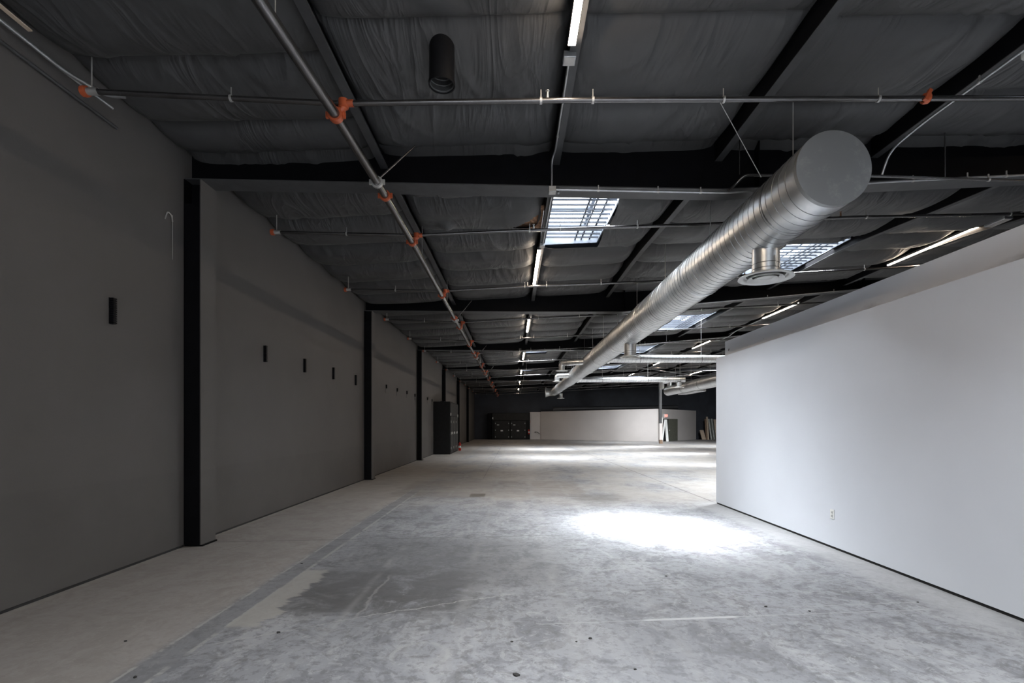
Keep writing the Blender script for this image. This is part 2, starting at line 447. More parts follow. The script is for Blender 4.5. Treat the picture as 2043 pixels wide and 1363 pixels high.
def build_ceiling():
    me_v = []; me_f = []
    nb = len(FR)
    for ix in range(len(PURL) + 1):
        xa = XL if ix == 0 else PURL[ix - 1]; xb = PURL[ix] if ix < len(PURL) else XR
        for bay in range(-1, nb):
            y0 = YF if bay < 0 else FR[bay]; y1 = FR[bay + 1] if bay + 1 < nb else YB
            sm = [y0 + (y1 - y0) * i / 6 for i in range(1, 6)] if bay < 0 else seams(ix, bay)
            near = bay in (0, 1) and ix <= 5
            dx, dy = (.045, .045) if (near and ix <= 4) else ((.09, .08) if bay in (0, 1, 2) else (.25, .11))
            if bay < 0: dx, dy = .4, .2
            if ix > 7: dx = .5
            nx = max(4, int((xb - xa) / dx)); ny = max(8, int((y1 - y0) / dy))
            xs = [xa + (xb - xa) * i / nx for i in range(nx + 1)]
            ys = sorted(set([round(y0 + (y1 - y0) * j / ny, 4) for j in range(ny + 1)] + [round(q, 4) for q in sm]))
            for a, b, c, d in SKY + [RUST]:           # crisp hole edges
                if xa - .01 <= a and b <= xb + .01 and c < y1 and d > y0:
                    xs += [a, b]; ys += [q for q in (c, d) if y0 < q < y1]
            xs = sorted(set(xs)); ys = sorted(set(ys))
            b0 = len(me_v)
            for y in ys:
                for x in xs: me_v.append((x, y, ceil_z(x, y, ix, sm, y0, y1, near)))
            w = len(xs)
            for j in range(len(ys) - 1):
                for i in range(w - 1):
                    cx, cy = (xs[i] + xs[i + 1]) / 2, (ys[j] + ys[j + 1]) / 2
                    if in_sky(cx, cy) or (bay == 1 and ix == 1 and tear_in(cx, cy)): continue
                    k = b0 + j * w + i
                    me_f.append((k, k + w, k + w + 1, k + 1))
    me = bpy.data.meshes.new('ceiling'); me.from_pydata(me_v, [], me_f); me.update()
    me.polygons.foreach_set('use_smooth', [True] * len(me.polygons))
    me.materials.append(M['ins'])
    o = bpy.data.objects.new('ceiling', me); COL.objects.link(o); struct(o)
build_ceiling()
# solid roof deck above the insulation, open over the skylights
def build_deck():
    mb = MB(); zt = 6.25
    xs = sorted(set([XL - .25, XR + .25] + [v for s in SKY for v in s[:2]])); ys = sorted(set([YF - .25, YB + .25] + [v for s in SKY for v in s[2:]]))
    for i in range(len(xs) - 1):
        for j in range(len(ys) - 1):
            cx, cy = (xs[i] + xs[i + 1]) / 2, (ys[j] + ys[j + 1]) / 2
            if any(a < cx < b and c < cy < d for a, b, c, d in SKY): continue
            mb.box((xs[i], ys[j], zt), (xs[i + 1], ys[j + 1], zt + .05))
    struct(mb.make('ceiling_deck', 'web', recalc=False))
build_deck()
# torn patch of brown fibreglass
def build_tear():
    mb = MB(); cx, cy, a, b = TEAR; n = 14
    for i in range(n):
        for j in range(n):
            def P(i, j):
                x = lerp(cx - a * 1.4, .49, i / n); y = cy - .5 + 1.0 * j / n
                return (x, y, roof(x, y) - .005 + .02 * noise.noise(Vector((x * 14, y * 14, 2))))
            mb.poly([P(i, j), P(i + 1, j), P(i + 1, j + 1), P(i, j + 1)], True)
    o = mb.make('torn_insulation', 'fiberglass', origin=(cx, cy, roof(cx, cy)), recalc=False)
    tag(o, 'brown fibreglass showing through a tear beside the nearest skylight', 'insulation')
build_tear()

# ---- steel rafters
RB0 = [(-4.07, 3.05), (.4, 2.96), (2.6, 2.92), (4.5, 3.02), (6.3, 3.10), (12, 3.38), (27, 3.2)]
RB1 = [(-4.07, 3.13), (.4, 3.10), (3.0, 3.10), (5.1, 3.33), (9.6, 3.73), (14.5, 3.9), (27, 3.4)]
def rb(i, x):
    if i <= 1: return E + pl(RB0, x)
    return E + pl(RB1, x) + [0, 0, 0, .05, .07, .09, .10][i]
def make_rafter(i):
    y = FR[i]; yc = y + FW / 2
    xs = sorted(set([XL + .01, XR] + [p[0] for p in (RB0 if i <= 1 else RB1)[1:-1]] + [RIDGE]))
    lab = ('steel rafter crossing the ceiling above the %s wall column' % ORD[i - 1]) if i else 'steel rafter overhead behind the camera'
    t = thing('steel_rafter', 'black ' + lab, 'beam', (XL, yc, rb(i, XL)), 'roof rafters crossing the hall')
    mb = MB(); fl = MB(); ft = MB()
    for a, b in zip(xs, xs[1:]):
        za, zb = rb(i, a), rb(i, b); ta, tb = roof(a, yc) + .16, roof(b, yc) + .16
        mb.prism([(a, yc - .006, za), (a, yc - .006, ta), (b, yc - .006, tb), (b, yc - .006, zb)], (0, .012, 0))
        fl.prism([(a, y, za - .012), (a, y, za), (b, y, zb), (b, y, zb - .012)], (0, FW, 0))
        ft.prism([(a, y, ta - .012), (a, y, ta), (b, y, tb), (b, y, tb - .012)], (0, FW, 0))
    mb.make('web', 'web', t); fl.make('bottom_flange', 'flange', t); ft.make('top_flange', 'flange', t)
    for x in [3.05, 9.6]:
        s = MB().box((x - .006, y + .02, rb(i, x)), (x + .006, y + FW - .02, roof(x, yc) + .15)); s.make('stiffener', 'web', t)
    return t
for i in range(len(FR)): make_rafter(i)

# ---- wall columns
for i in range(len(FR)):
    y = FR[i]; yc = y + FW / 2; top = rb(i, XL) - .012
    lab = ['black steel wall column behind the camera', 'nearest black steel column on the dark left wall', 'second black steel column along the dark left wall', 'third black steel column along the left wall, before the tall cabinet',
           'fourth black steel column, standing partly behind the tall cabinet', 'fifth black steel column, just beyond the tall cabinet', 'sixth and farthest black steel column on the left wall'][i]
    t = thing('steel_column', lab, 'column', (XL + .1, yc, 0), 'steel columns on the left wall')
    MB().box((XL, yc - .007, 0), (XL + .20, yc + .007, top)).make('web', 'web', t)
    MB().box((XL + .20, y, 0), (XL + .215, y + FW, top)).make('inner_flange', 'wall', t)  # wall tone stands for light on this steel face
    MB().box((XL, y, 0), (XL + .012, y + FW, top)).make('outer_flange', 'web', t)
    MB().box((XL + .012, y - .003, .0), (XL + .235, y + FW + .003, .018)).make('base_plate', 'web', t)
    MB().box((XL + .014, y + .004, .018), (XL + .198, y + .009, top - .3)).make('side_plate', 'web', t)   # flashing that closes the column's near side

# ---- purlins
LINE = ['over the sprinkler main', 'carrying the left strip lights', 'just right of the left skylight', 'above the long duct', 'edging the right skylights', 'carrying the right strip lights']
LINE += ['%s beyond the right strip lights' % o for o in ORD]
BAYN = ['in the nearest bay', 'between the first and second rafters', 'between the second and third rafters', 'between the third and fourth rafters', 'between the fourth and fifth rafters',
        'between the fifth and sixth rafters', 'beyond the sixth rafter']
for bay in range(len(FR)):
    y0 = FR[bay] + FW / 2 + .01; y1 = (FR[bay + 1] + FW / 2 - .01) if bay + 1 < len(FR) else YB
    for k, x in enumerate(PURL[:10]):
        if bay < 2 and k > 6: continue
        if bay < 4 and k > 8: continue
        ym = (y0 + y1) / 2
        t = thing('roof_purlin', 'black roof purlin %s, %s' % (LINE[k], BAYN[bay]), 'beam', (x, ym, roof(x, ym) - .13), 'roof purlins')
        w = MB(); f = MB(); n = 8
        for j in range(n):
            a, b = lerp(y0, y1, j / n), lerp(y0, y1, (j + 1) / n)
            za, zb = roof(x, a), roof(x, b)
            w.prism([(x - .004, a, za - .13), (x - .004, b, zb - .13), (x - .004, b, zb + .14), (x - .004, a, za + .14)], (.008, 0, 0))
            f.prism([(x - .004, a, za - .138), (x - .004, b, zb - .138), (x - .004, b, zb - .13), (x - .004, a, za - .13)], (.09, 0, 0))
            f.prism([(x + .082, a, za - .13), (x + .082, b, zb - .13), (x + .082, b, zb - .11), (x + .082, a, za - .11)], (.004, 0, 0))
        w.make('web', 'web', t, recalc=False); f.make('flange', 'flange', t, recalc=False)

# ---- skylights
def make_skylight(k, s, lab):
    x0, x1, y0, y1 = s; xm, ym = (x0 + x1) / 2, (y0 + y1) / 2; zc = roof(xm, ym) - .03
    h = 1.05 if k < 10 else .8
    zt = 6.32
    t = thing('skylight', lab, 'skylight', (xm, ym, zc), 'roof skylights')
    c = MB(); e = .02
    zlo = {}
    for (a, b) in (((x0, y0), (x1, y0)), ((x1, y0), (x1, y1)), ((x1, y1), (x0, y1)), ((x0, y1), (x0, y0))):
        d = Vector((b[0] - a[0], b[1] - a[1], 0)).normalized(); nrm = Vector((d.y, -d.x, 0)) * e
        za, zb = roof(*a) - .02, roof(*b) - .02
        A, B = Vector((a[0], a[1], 0)), Vector((b[0], b[1], 0))
        c.prism([A + Vector((0, 0, za)), B + Vector((0, 0, zb)), B + Vector((0, 0, za + .42)), A + Vector((0, 0, za + .42))], nrm)
    c.make('curb', 'curb', t)
    zg = zc + .40
    g = MB(); npan = 3
    for p in range(npan):      # arched translucent panels
        a = lerp(y0, y1, p / npan) + .04; b = lerp(y0, y1, (p + 1) / npan) - .10
        m = 8
        for j in range(m):
            u0, u1 = j / m, (j + 1) / m
            g.poly([(x0 + .01, lerp(a, b, u0), zg + .10 * math.sin(PI * u0)), (x1 - .28, lerp(a, b, u0), zg + .10 * math.sin(PI * u0)),
                    (x1 - .28, lerp(a, b, u1), zg + .10 * math.sin(PI * u1)), (x0 + .01, lerp(a, b, u1), zg + .10 * math.sin(PI * u1))], True)
    g.poly([(x1 - .20, y0 + .02, zg), (x1 - .02, y0 + .02, zg), (x1 - .02, y1 - .02, zg), (x1 - .20, y1 - .02, zg)])
    g.make('glazing', 'sky', t, recalc=False)
    fr = MB()
    fr.box((x0, y0, zg + .12), (x1, y1, zg + .14))
    for p in range(npan + 1):
        yy = lerp(y0, y1, p / npan); fr.box((x0, yy - .03, zg - .05), (x1, yy + .04, zg + .12))
    fr.box((x1 - .27, y0, zg - .03), (x1 - .21, y1, zg + .12))
    fr.make('glazing_frame', 'curb', t)
    nb = int((y1 - y0) / .19)
    for j in range(1, nb):
        yy = lerp(y0, y1, j / nb); zz = roof(xm, yy) + .04
        MB().beam((x0, yy, zz), (x1, yy, zz), .026, .026).make('security_bar', 'bar', t)
    for xx in (x1 - .42, x1 - .30, x1 - .14):
        MB().beam((xx, y0, roof(xx, y0) + .055), (xx, y1, roof(xx, y1) + .055), .026, .02).make('cross_bar', 'bar', t)
    return t
SKYL = ['nearest skylight with grey security bars, right of the left strip lights', 'barred skylight beside the round diffuser, nearest on the right', 'second barred skylight right of the long duct',
        'third barred skylight right of the long duct, above the side duct', 'fourth barred skylight right of the long duct, between the side ducts', 'skylight near the far column, beyond the side ducts',
        'far skylight left of the long duct, above the third bay', 'farthest skylight left of the long duct', 'unseen skylight added for fill light behind the camera', 'skylight beyond the white wall, nearer one', 'skylight beyond the white wall, farther one', 'unseen skylight added for fill light above the camera', 'unseen skylight added for fill light above the room behind the white wall']
for k, s in enumerate(SKY): make_skylight(k, s, SKYL[k])
# covered skylight opening with rusty bars
def rust():
    x0, x1, y0, y1 = RUST; xm, ym = (x0 + x1) / 2, (y0 + y1) / 2; z = roof(xm, ym)
    t = thing('covered_skylight', 'closed-off roof opening with rusty bars beside the strip lights', 'skylight', (xm, ym, z))
    MB().box((x0, y0, z + .14), (x1, y1, z + .16)).make('cover', 'brown_rust', t)
    for j in range(1, 5):
        yy = lerp(y0, y1, j / 5); MB().beam((x0, yy, z + .02), (x1, yy, z + .02), .02, .02).make('bar', 'bar', t)
rust()
# daylight falling through the roof openings, plus fill from added unseen ones
def sky_lamp(s, target, power, spread=60, name='daylight_or_fill'):
    x0, x1, y0, y1 = s; xm, ym = (x0 + x1) / 2, (y0 + y1) / 2
    L = bpy.data.lights.new(name, 'AREA'); L.shape = 'RECTANGLE'; L.size = (x1 - x0) * .8; L.size_y = (y1 - y0) * .8
    L.energy = power; L.color = (.90, .95, 1.0); L.spread = math.radians(spread)
    o = bpy.data.objects.new(name, L); COL.objects.link(o); o.location = (xm, ym, roof(xm, ym) + .0)
    d = Vector((target[0], target[1], 0)) - o.location
    o.rotation_euler = d.to_track_quat('-Z', 'Y').to_euler()
LK = 1.0
sky_lamp(SKY[0], (2.30, 7.15), 36, 28)
sky_lamp(SKY[0], (2.35, 7.0), 28, 56)
for k, tg, p in ((2, (8.4, 18.4), 14), (3, (9.1, 26.3), 30), (4, (9.3, 35.0), 34), (6, (2.45, 22.7), 29), (7, (2.5, 30.6), 29)):
    sky_lamp(SKY[k], tg, p, 22)
    sky_lamp(SKY[k], tg, p * 1.6, 70)
for k, p in ((0, 90), (1, 210), (2, 210), (3, 180), (4, 150), (5, 80), (6, 100), (7, 90), (8, 200), (9, 120), (10, 320), (11, 115), (12, 150)):
    s = SKY[k]; sky_lamp(s, ((s[0] + s[1]) / 2 + .01, (s[2] + s[3]) / 2 + (2.5 if k == 5 else (6 if k == 10 else 0))), p * LK, 132 if k == 0 else 116)

# ---- linear lights
def make_light(x, y0, L, lab, z=None, group='left row of strip lights', near=False):
    z = roof(x, y0 + L / 2) - (.17 if z is None else z)
    t = thing('strip_light', lab, 'light', (x, y0 + L / 2, z), group)
    MB().box((x - .034, y0, z + .002), (x + .034, y0 + L, z + .05)).make('housing', 'housing', t, bevel=.003)
    MB().box((x - .031, y0 + .01, z - .010), (x + .031, y0 + L - .01, z + .0018)).make('diffuser', 'light', t)
    for e in (0, 1):
        yy = y0 + (-.004 if e == 0 else L)
        MB().box((x - .035, yy, z - .012), (x + .035, yy + .004, z + .05)).make('end_cap', 'housing', t)
LY = [-4.2, 1.9, 9.63, 15.85, 23.4, 30.8, 38.0, 46.0]  # first entry is an unseen strip light added for fill
LN = ['unseen warm strip light added for fill behind the camera', 'nearest warm strip light at the top edge of the view', 'second warm strip light of the left row, past the barred skylight', 'third warm strip light of the left row',
      'fourth warm strip light of the left row', 'fifth warm strip light of the left row', 'sixth warm strip light of the left row', 'farthest warm strip light of the left row']
for y, lb in zip(LY, LN): make_light(.50, y, 2.38, lb)
RYS = [(9.77, 'warm strip light above the near end of the grey bulkhead, right row'), (15.85, 'second warm strip light of the right row, above the bulkhead end'), (23.0, 'third warm strip light of the right row'),
       (30.0, 'fourth warm strip light of the right row, below the side duct'), (36.8, 'fifth and farthest warm strip light of the right row'), (2.6, 'warm strip light above the room behind the white wall')]
for y, lb in RYS: make_light(9.06, y, 2.34, lb, z=.11, group='right row of strip lights')
make_light(13.45, 35.8, 2.3, 'warm strip light above the far right duct', z=.35, group='right row of strip lights')
make_light(13.45, 28.0, 2.3, 'unseen warm strip light added for illumination beyond the white wall', z=.35, group='right row of strip lights')  # hidden lamp kept only for the light it adds

# ---- spiral ducts
def ring_band(c, axis, r, w=.05, h=.012):
    return MB().lathe(c, [(r, -w / 2), (r + h, -w / 2 + .01), (r + h, w / 2 - .01), (r, w / 2)], 40, axis)
def diffuser_parts(t, x, y, ztop, zbot, rc=.15, rd=.305):
    c = MB(); c.lathe((x, y, 0), [(rc, ztop), (rc, zbot + .04)], 36)
    co = c.make('drop_collar', 'galv', t)
    sb = MB()
    for dz in (.10, .16): sb.lathe((x, y, zbot + dz), [(rc, -.004), (rc + .004, 0), (rc, .004)], 36)
    sb.make('collar_bead', 'galv_seam', t)
    d = MB(); s = rd / .305
    d.lathe((x, y, zbot), [(rc + .002, .045), (.20 * s, .04), (.30 * s, .012), (.305 * s, 0), (.295 * s, -.004), (.25 * s, .004), (.235 * s, .022), (.232 * s, .04)], 48)
    do = d.make('diffuser', 'diff', t)
    for r0, r1, z0, z1, nm in ((.175, .205, -.008, .02, 'cone_ring'), (.105, .14, -.012, .018, 'cone_ring')):
        MB().lathe((x, y, zbot), [(r0 * s, z1), (r1 * s, z0), (r1 * s - .004, z0 - .004), (r0 * s - .03 * s, z1 - .002)], 44).make(nm, 'diff', do)
    MB().lathe((x, y, zbot), [(.0001, -.004), (.07 * s, -.004), (.09 * s, .01), (.0001, .02)], 40).make('centre_plate', 'diff', do)
    MB().lathe((x, y, zbot), [(.0001, .036), (.23 * s, .036), (.23 * s, .042), (.0001, .042)], 40).make('throat', 'diff_dark', do)
DX, DH = 2.987, E + 2.394
def make_main():
    t = thing('spiral_duct', 'long round galvanised spiral duct hanging the length of the hall, flat grey end nearest', 'duct', (DX, 4.667, DH))
    RR = [(4.667, .35), (20.1, .34), (20.5, .325), (27.5, .315), (28.1, .285), (34.9, .28), (36.4, .27)]
    y = 4.667; prof = []
    ys = sorted(set([4.667 + .4 * i for i in range(80)] + [p[0] for p in RR]))
    prof = [(pl(RR, q), q) for q in ys if q <= 36.4]
    MB().lathe((DX, 0, DH), prof, 72, 'y').make('duct_shell', 'galv', t)
    MB().lathe((DX, 4.667, DH), [(.0001, -.002), (.33, -.002), (.352, .0), (.353, .02), (.35, .05)], 72, 'y').make('end_cap', 'cap', t)
    s = MB(); pts = []; pitch = .128; n = 40; yy = 4.8
    tot = int((36.2 - 4.8) / pitch * n)
    for i in range(tot + 1):
        a = 2 * PI * i / n; q = 4.8 + pitch * i / n; r = pl(RR, q) + .001
        pts.append((DX + r * math.cos(a), q, DH + r * math.sin(a)))
    s.tube(pts, .0036, 4, False); s.make('spiral_seam', 'galv_seam', t)
    q = 7.95
    while q < 35.5:
        ring_band((DX, q, DH), 'y', pl(RR, q)).make('coupling_band', 'galv', t)
        q += 3.05
    for q in [5.35 + 2.25 * i for i in range(13)]:
        r = pl(RR, q)
        MB().tube([(DX, q, DH + r), (DX, q, roof(DX, q) + .08)], .006, 6).make('hanger_rod', 'zinc', t)
    for q in (5.35, 9.85, 14.35):
        ring_band((DX, q, DH), 'y', pl(RR, q), .025, .003).make('hanger_strap', 'galv_seam', t)
    diffuser_parts(t, DX, 5.93, DH - .30, E + 1.735, .15, .305)
    # lever of the damper on the near collar
    MB().beam((DX + .03, 5.775, E + 1.96), (DX + .05, 5.765, E + 1.83), .022, .008).make('damper_lever', 'zinc', t)
    diffuser_parts(t, DX, 12.8, DH - .30, E + 1.72, .15, .26)
    diffuser_parts(t, 3.35, 35.3, DH - .18, E + 1.86, .13, .26)
    # end elbow turning left with an open flanged mouth
    pts = [(DX, 36.3, DH)]
    for i in range(9):
        a = PI / 2 * i / 8; pts.append((DX - .42 + .42 * math.cos(a), 36.4 + .42 * math.sin(a), DH))
    pts.append((DX - .62, 36.82, DH))
    MB().tube(pts, [.27] * (len(pts) - 2) + [.30, .36], 32, False).make('end_elbow', 'galv', t)
    return t
make_main()
def side_duct(pts, r, lab, ends=True, mouth=None, rods=()):
    t = thing('side_duct', lab, 'duct', pts[0], 'side ducts branching from the long duct')
    p = bend(pts, .22, 8)
    MB().tube(p, r, 32).make('duct_shell', 'galv', t)
    s = MB(); pv = [Vector(q) for q in pts]
    a, b = max(zip(pv, pv[1:]), key=lambda e: (e[1] - e[0]).length)
    d = (b - a); L = d.length; d.normalize(); u = d.cross(Vector((0, 0, 1))).normalized(); w = u.cross(d); n = 16
    m = int((L - .3) / .13 * n); sp = []
    for i in range(m + 1):
        an = 2 * PI * i / n; c = a + d * (.15 + .13 * i / n); sp.append(c + (u * math.cos(an) + w * math.sin(an)) * (r + .001))
    if m > 16: s.tube(sp, .0035, 4, False); s.make('spiral_seam', 'galv_seam', t)
    for x, y in rods:
        zz = pts[0][2]; MB().tube([(x, y, zz + r), (x, y, roof(x, y) + .08)], .006, 6).make('hanger_rod', 'zinc', t)
        ring_band((x, y, zz), 'x', r, .03, .004).make('hanger_strap', 'galv_seam', t)
    return t
t = side_duct([(3.25, 18.2, DH), (11.0, 18.2, DH)], .135, 'round side duct running right from the long duct over the white wall', rods=[(4.6, 18.2), (6.82, 18.2)])
ring_band((3.45, 18.2, DH), 'x', .135, .10, .03).make('takeoff', 'galv', t)
t = side_duct([(3.2, 26.45, DH), (9.05, 26.45, DH)], .145, 'round side duct running right to a drop diffuser near the far column', rods=[(4.7, 26.45), (7.1, 26.45), (8.8, 26.45)])
ring_band((3.4, 26.45, DH), 'x', .145, .10, .03).make('takeoff', 'galv', t)
diffuser_parts(t, 8.75, 26.45, DH - .13, E + 1.97, .13, .25)
t = side_duct([(2.85, 19.0, DH + .02), (1.9, 19.6, DH + .02), (1.9, 19.6, DH - .27)], .115, 'short elbowed side duct dropping left of the long duct, nearer one')
MB().lathe((1.9, 19.6, DH - .27), [(.115, .03), (.24, .0), (.235, -.01), (.1, .01)], 32).make('diffuser', 'diff', t)
t = side_duct([(2.8, 24.3, DH + .02), (2.15, 24.6, DH + .02), (2.15, 24.6, DH - .26)], .125, 'short elbowed side duct dropping left of the long duct, farther one')
MB().lathe((2.15, 24.6, DH - .26), [(.125, .03), (.24, .0), (.235, -.01), (.1, .01)], 32).make('diffuser', 'diff', t)
def far_duct():
    x = 11.0; h = E + 2.41
    t = thing('spiral_duct', 'round galvanised duct at far right, its end showing past the white wall', 'duct', (x, 35.5, h))
    MB().lathe((x, 0, h), [(.35, 17.0), (.35, 30), (.33, 30.3), (.33, 35.6)], 48, 'y').make('duct_shell', 'galv', t)
    MB().lathe((x, 35.6, h), [(.0001, .01), (.33, .01), (.335, -.02), (.33, -.05)], 40, 'y').make('end_cap', 'galv', t)
    MB().lathe((x, 17.0, h), [(.0001, -.01), (.35, -.01), (.355, .02)], 40, 'y').make('end_cap', 'cap', t)
    for q in (20, 23.05, 26.1, 29.15, 32.2): ring_band((x, q, h), 'y', .345).make('coupling_band', 'galv_seam', t)
    for q in (19, 22, 25, 28, 31, 34): MB().tube([(x, q, h + .3), (x, q, roof(x, q) + .08)], .006, 6).make('hanger_rod', 'zinc', t)
    MB().tube(bend([(10.9, 35.0, h + .2), (10.9, 35.0, h + .62), (10.45, 35.2, h + .62), (10.45, 35.2, h + .1)], .2, 6), .16, 28).make('end_elbow', 'galv', t)
    MB().box((11.0, 30.0, h - .40), (11.55, 33.5, h - .20)).make('transition_box', 'galv', t, bevel=.03)
far_duct()

# ---- sprinkler main
MAINP = [(-1.0, -1.95), (2.5, -1.72), (4.5, -1.605), (6.0, -1.565), (8.0, -1.545), (49.5, -1.53)]
MH = E + 2.80
def mainx(y): return pl(MAINP, y)
BR = [1.4, 4.53, 7.67, 10.85, 14.4, 17.6, 20.55, 24.1, 27.5, 31.0, 34.6, 38.0, 41.5, 45.2, 48.6]
def clamp_ring(c, r, w=.05, bolt=True, axis='y'):
    mb = MB(); mb.lathe(c, [(r, -w / 2), (r + .018, -w / 2), (r + .022, 0), (r + .018, w / 2), (r, w / 2)], 20, axis)
    if bolt:
        for sgn in (-1, 1):
            mb.box((c[0] + sgn * (r + .012) - .018, c[1] - w * .4, c[2] - .016), (c[0] + sgn * (r + .012) + .018 * sgn + .0, c[1] + w * .4, c[2] + .016))
            mb.box((c[0] + sgn * (r + .03) - .012, c[1] - .012, c[2] - .028), (c[0] + sgn * (r + .03) + .012, c[1] + .012, c[2] + .028))
    return mb
def make_sprinkler_main():
    t = thing('sprinkler_main_pipe', 'dark steel sprinkler main with orange clamps running down the hall', 'pipe', (mainx(6), 6.0, MH))
    MB().tube([(x, y, MH) for y, x in MAINP], .046, 20).make('pipe', 'pipe', t)
    for y in BR:
        x = mainx(y)
        clamp_ring((x, y, MH), .046, .06).make('tee_clamp', 'orange', t)
        zb = branch_h(BR.index(y), x)
        ris = MB(); ris.tube(bend([(x + .02, y, MH + .03), (x + .07, y, MH + .06), (x + .07, y, zb), (x + .16, y, zb)], .03, 4), .032, 10)
        ris.lathe((x + .07, y, zb), [(.02, -.045), (.045, -.04), (.045, .03), (.02, .04)], 14, 'z')
        ris.make('riser_fitting', 'orange', t)
    for y in (2.9, 6.12, 13.1, 19.4, 26.0, 36.5):
        x = mainx(y)
        clamp_ring((x, y, MH), .046, .045).make('coupling', 'orange', t)
    for y in (5.78, 13.4, 20.95, 28.4, 35.9):       # seismic brace: collar and diagonal strut
        x = mainx(y); k = clamp_ring((x, y, MH), .047, .04); k.make('brace_collar', 'zinc', t)
        MB().tube([(x + .03, y, MH + .05), (x + .42, y + .1, roof(x, y) - .1)], .011, 8).make('brace_strut', 'pipe', t)
    for y in (3.5, 8.5, 11.7, 15.2, 18.4, 23.4, 30.0, 33.4, 40.0):
        x = mainx(y); MB().tube([(x + .0, y, MH + .045), (x + .0, y, roof(x, y) + .02)], .005, 6).make('hanger_rod', 'zinc', t)
def branch_pts(i):
    y = BR[i]
    if i <= 1: return [(-3.86, 3.015), (-1.56, 2.905), (.48, 2.935), (4.6, 2.955), (8.6, 3.02)]
    if i == 2: return [(-3.67, 2.95), (-1.5, 2.90), (0, 2.97), (2.88, 3.07), (5.2, 3.18), (7.8, 3.23), (12, 3.45)]
    if i == 3: return [(-3.62, 2.93), (-1.5, 2.90), (.4, 3.0), (3.3, 3.12), (6, 3.28), (9, 3.45), (12, 3.6)]
    return [(-3.68, 3.03), (-1.5, 2.94), (.4, 3.05), (3.5, 3.2), (6, 3.36), (9, 3.52), (13, 3.75), (17, 3.8)]
def branch_h(i, x): return E + pl(branch_pts(i), x)
make_sprinkler_main()
BN = ['behind the camera', 'nearest, above the view centre', 'second, crossing under the nearest skylight', 'third, just before the second rafter', 'fourth, just past the second rafter', 'fifth, before the third rafter', 'sixth, at the third rafter']
BN += ['%s along the hall' % o for o in ORD[6:]]
for i, y in enumerate(BR):
    pts = branch_pts(i); r = .0235
    t = thing('sprinkler_branch_pipe', 'thin sprinkler branch pipe crossing the ceiling, ' + BN[i], 'pipe', (pts[0][0], y, E + pts[0][1]), 'sprinkler branch pipes')
    MB().tube([(x, y, E + h) for x, h in pts], r, 12).make('pipe', 'pipe', t)
    x0, h0 = pts[0]
    clamp_ring((x0 - .01, y, E + h0), .026, .05, axis='x', bolt=False).make('end_clamp', 'orange', t)
    MB().lathe((x0 + .06, y, E + h0), [(.026, -.05), (.032, -.05), (.032, .05), (.026, .05)], 14, 'x').make('end_fitting', 'zinc', t)
    MB().tube([(x0 + .05, y, E + h0), (x0 + .05, y, roof(x0, y))], .006, 6).make('hanger_rod', 'zinc', t)
    xm = pts[-1][0]
    for hx in [-2.55, .25, .72, 1.9, 3.3, 5.4, 7.6, 9.5, 11.5]:
        if hx > xm or (i > 7 and hx in (.25, 1.9, 5.4)): continue
        z = branch_h(i, hx)
        hk = MB(); hk.lathe((hx, y, z), [(r + .002, -.010), (r + .007, -.010), (r + .007, .010), (r + .002, .010)], 12, 'x')
        hk.tube([(hx, y, z + r), (hx, y, z + .10 if i < 8 else roof(hx, y))], .005, 6); hk.make('hanger', 'zinc', t)
    for hx in ([.35, 5.05] if i < 8 else [.35]):
        z = branch_h(i, hx)
        hd = MB(); hd.tube([(hx - .04, y, z + .02), (hx - .04, y, z + .075)], [.014, .010], 8); hd.lathe((hx - .04, y, z + .08), [(.003, 0), (.018, .004), (.018, .008), (.003, .01)], 10)
        hd.make('sprinkler_head', 'brown_rust' if hx > 3 else 'zinc', t)
    if i == 1:
        clamp_ring((3.73, y, branch_h(1, 3.73)), .025, .045, axis='x', bolt=False).make('coupling', 'orange', t)
        MB().beam((3.70, y - .03, branch_h(1, 3.7) - .035), (3.745, y - .03, branch_h(1, 3.7) + .06), .03, .03).make('coupling_lug', 'orange', t)

# ---- conduits and boxes
def conduit(pts, r, lab, mat='emt', name='conduit', straps=(), cat='conduit', rr=.1):
    t = thing(name, lab, cat, pts[0])
    MB().tube(bend(pts, rr, 6), r, 10).make('tube', mat, t)
    for s in straps:
        p = Vector(pts[s[0]]).lerp(Vector(pts[s[0] + 1]), s[1]); d = (Vector(pts[s[0] + 1]) - Vector(pts[s[0]])).normalized()
        ax = 'x' if abs(d.x) > .7 else ('y' if abs(d.y) > .7 else 'z')
        mb = MB(); mb.lathe(p, [(r, -.012), (r + .005, -.012), (r + .005, .012), (r, .012)], 10, ax)
        mb.box((p.x - .006, p.y - .006, p.z + r), (p.x + .006, p.y + .006, p.z + r + .05)); mb.make('strap', 'zinc', t)
    return t
def jbox(c, s, lab):
    t = thing('junction_box', lab, 'box', c)
    MB().box([c[i] - s[i] / 2 for i in range(3)], [c[i] + s[i] / 2 for i in range(3)]).make('body', 'emt', t, bevel=.004)
    MB().box((c[0] - s[0] / 2 + .01, c[1] - s[1] / 2 + .01, c[2] - s[2] / 2 - .004), (c[0] + s[0] / 2 - .01, c[1] + s[1] / 2 - .01, c[2] - s[2] / 2)).make('cover', 'zinc', t)
zA = roof(.5, 4.5) - .17
jbox((.50, 4.47, zA + .02), (.11, .12, .055), 'grey junction box at the end of the nearest strip light')
conduit([(.50, 4.52, zA + .02), (.50, 5.95, zA + .01), (.47, 6.10, zA - .02), (.47, 6.12, E + 2.90)], .012, 'grey conduit running from the nearest strip light to the first rafter', straps=[(0, .35), (0, .8)])
jbox((.475, 6.12, E + 2.865), (.09, .09, .07), 'grey junction box under the first rafter beside the skylight')
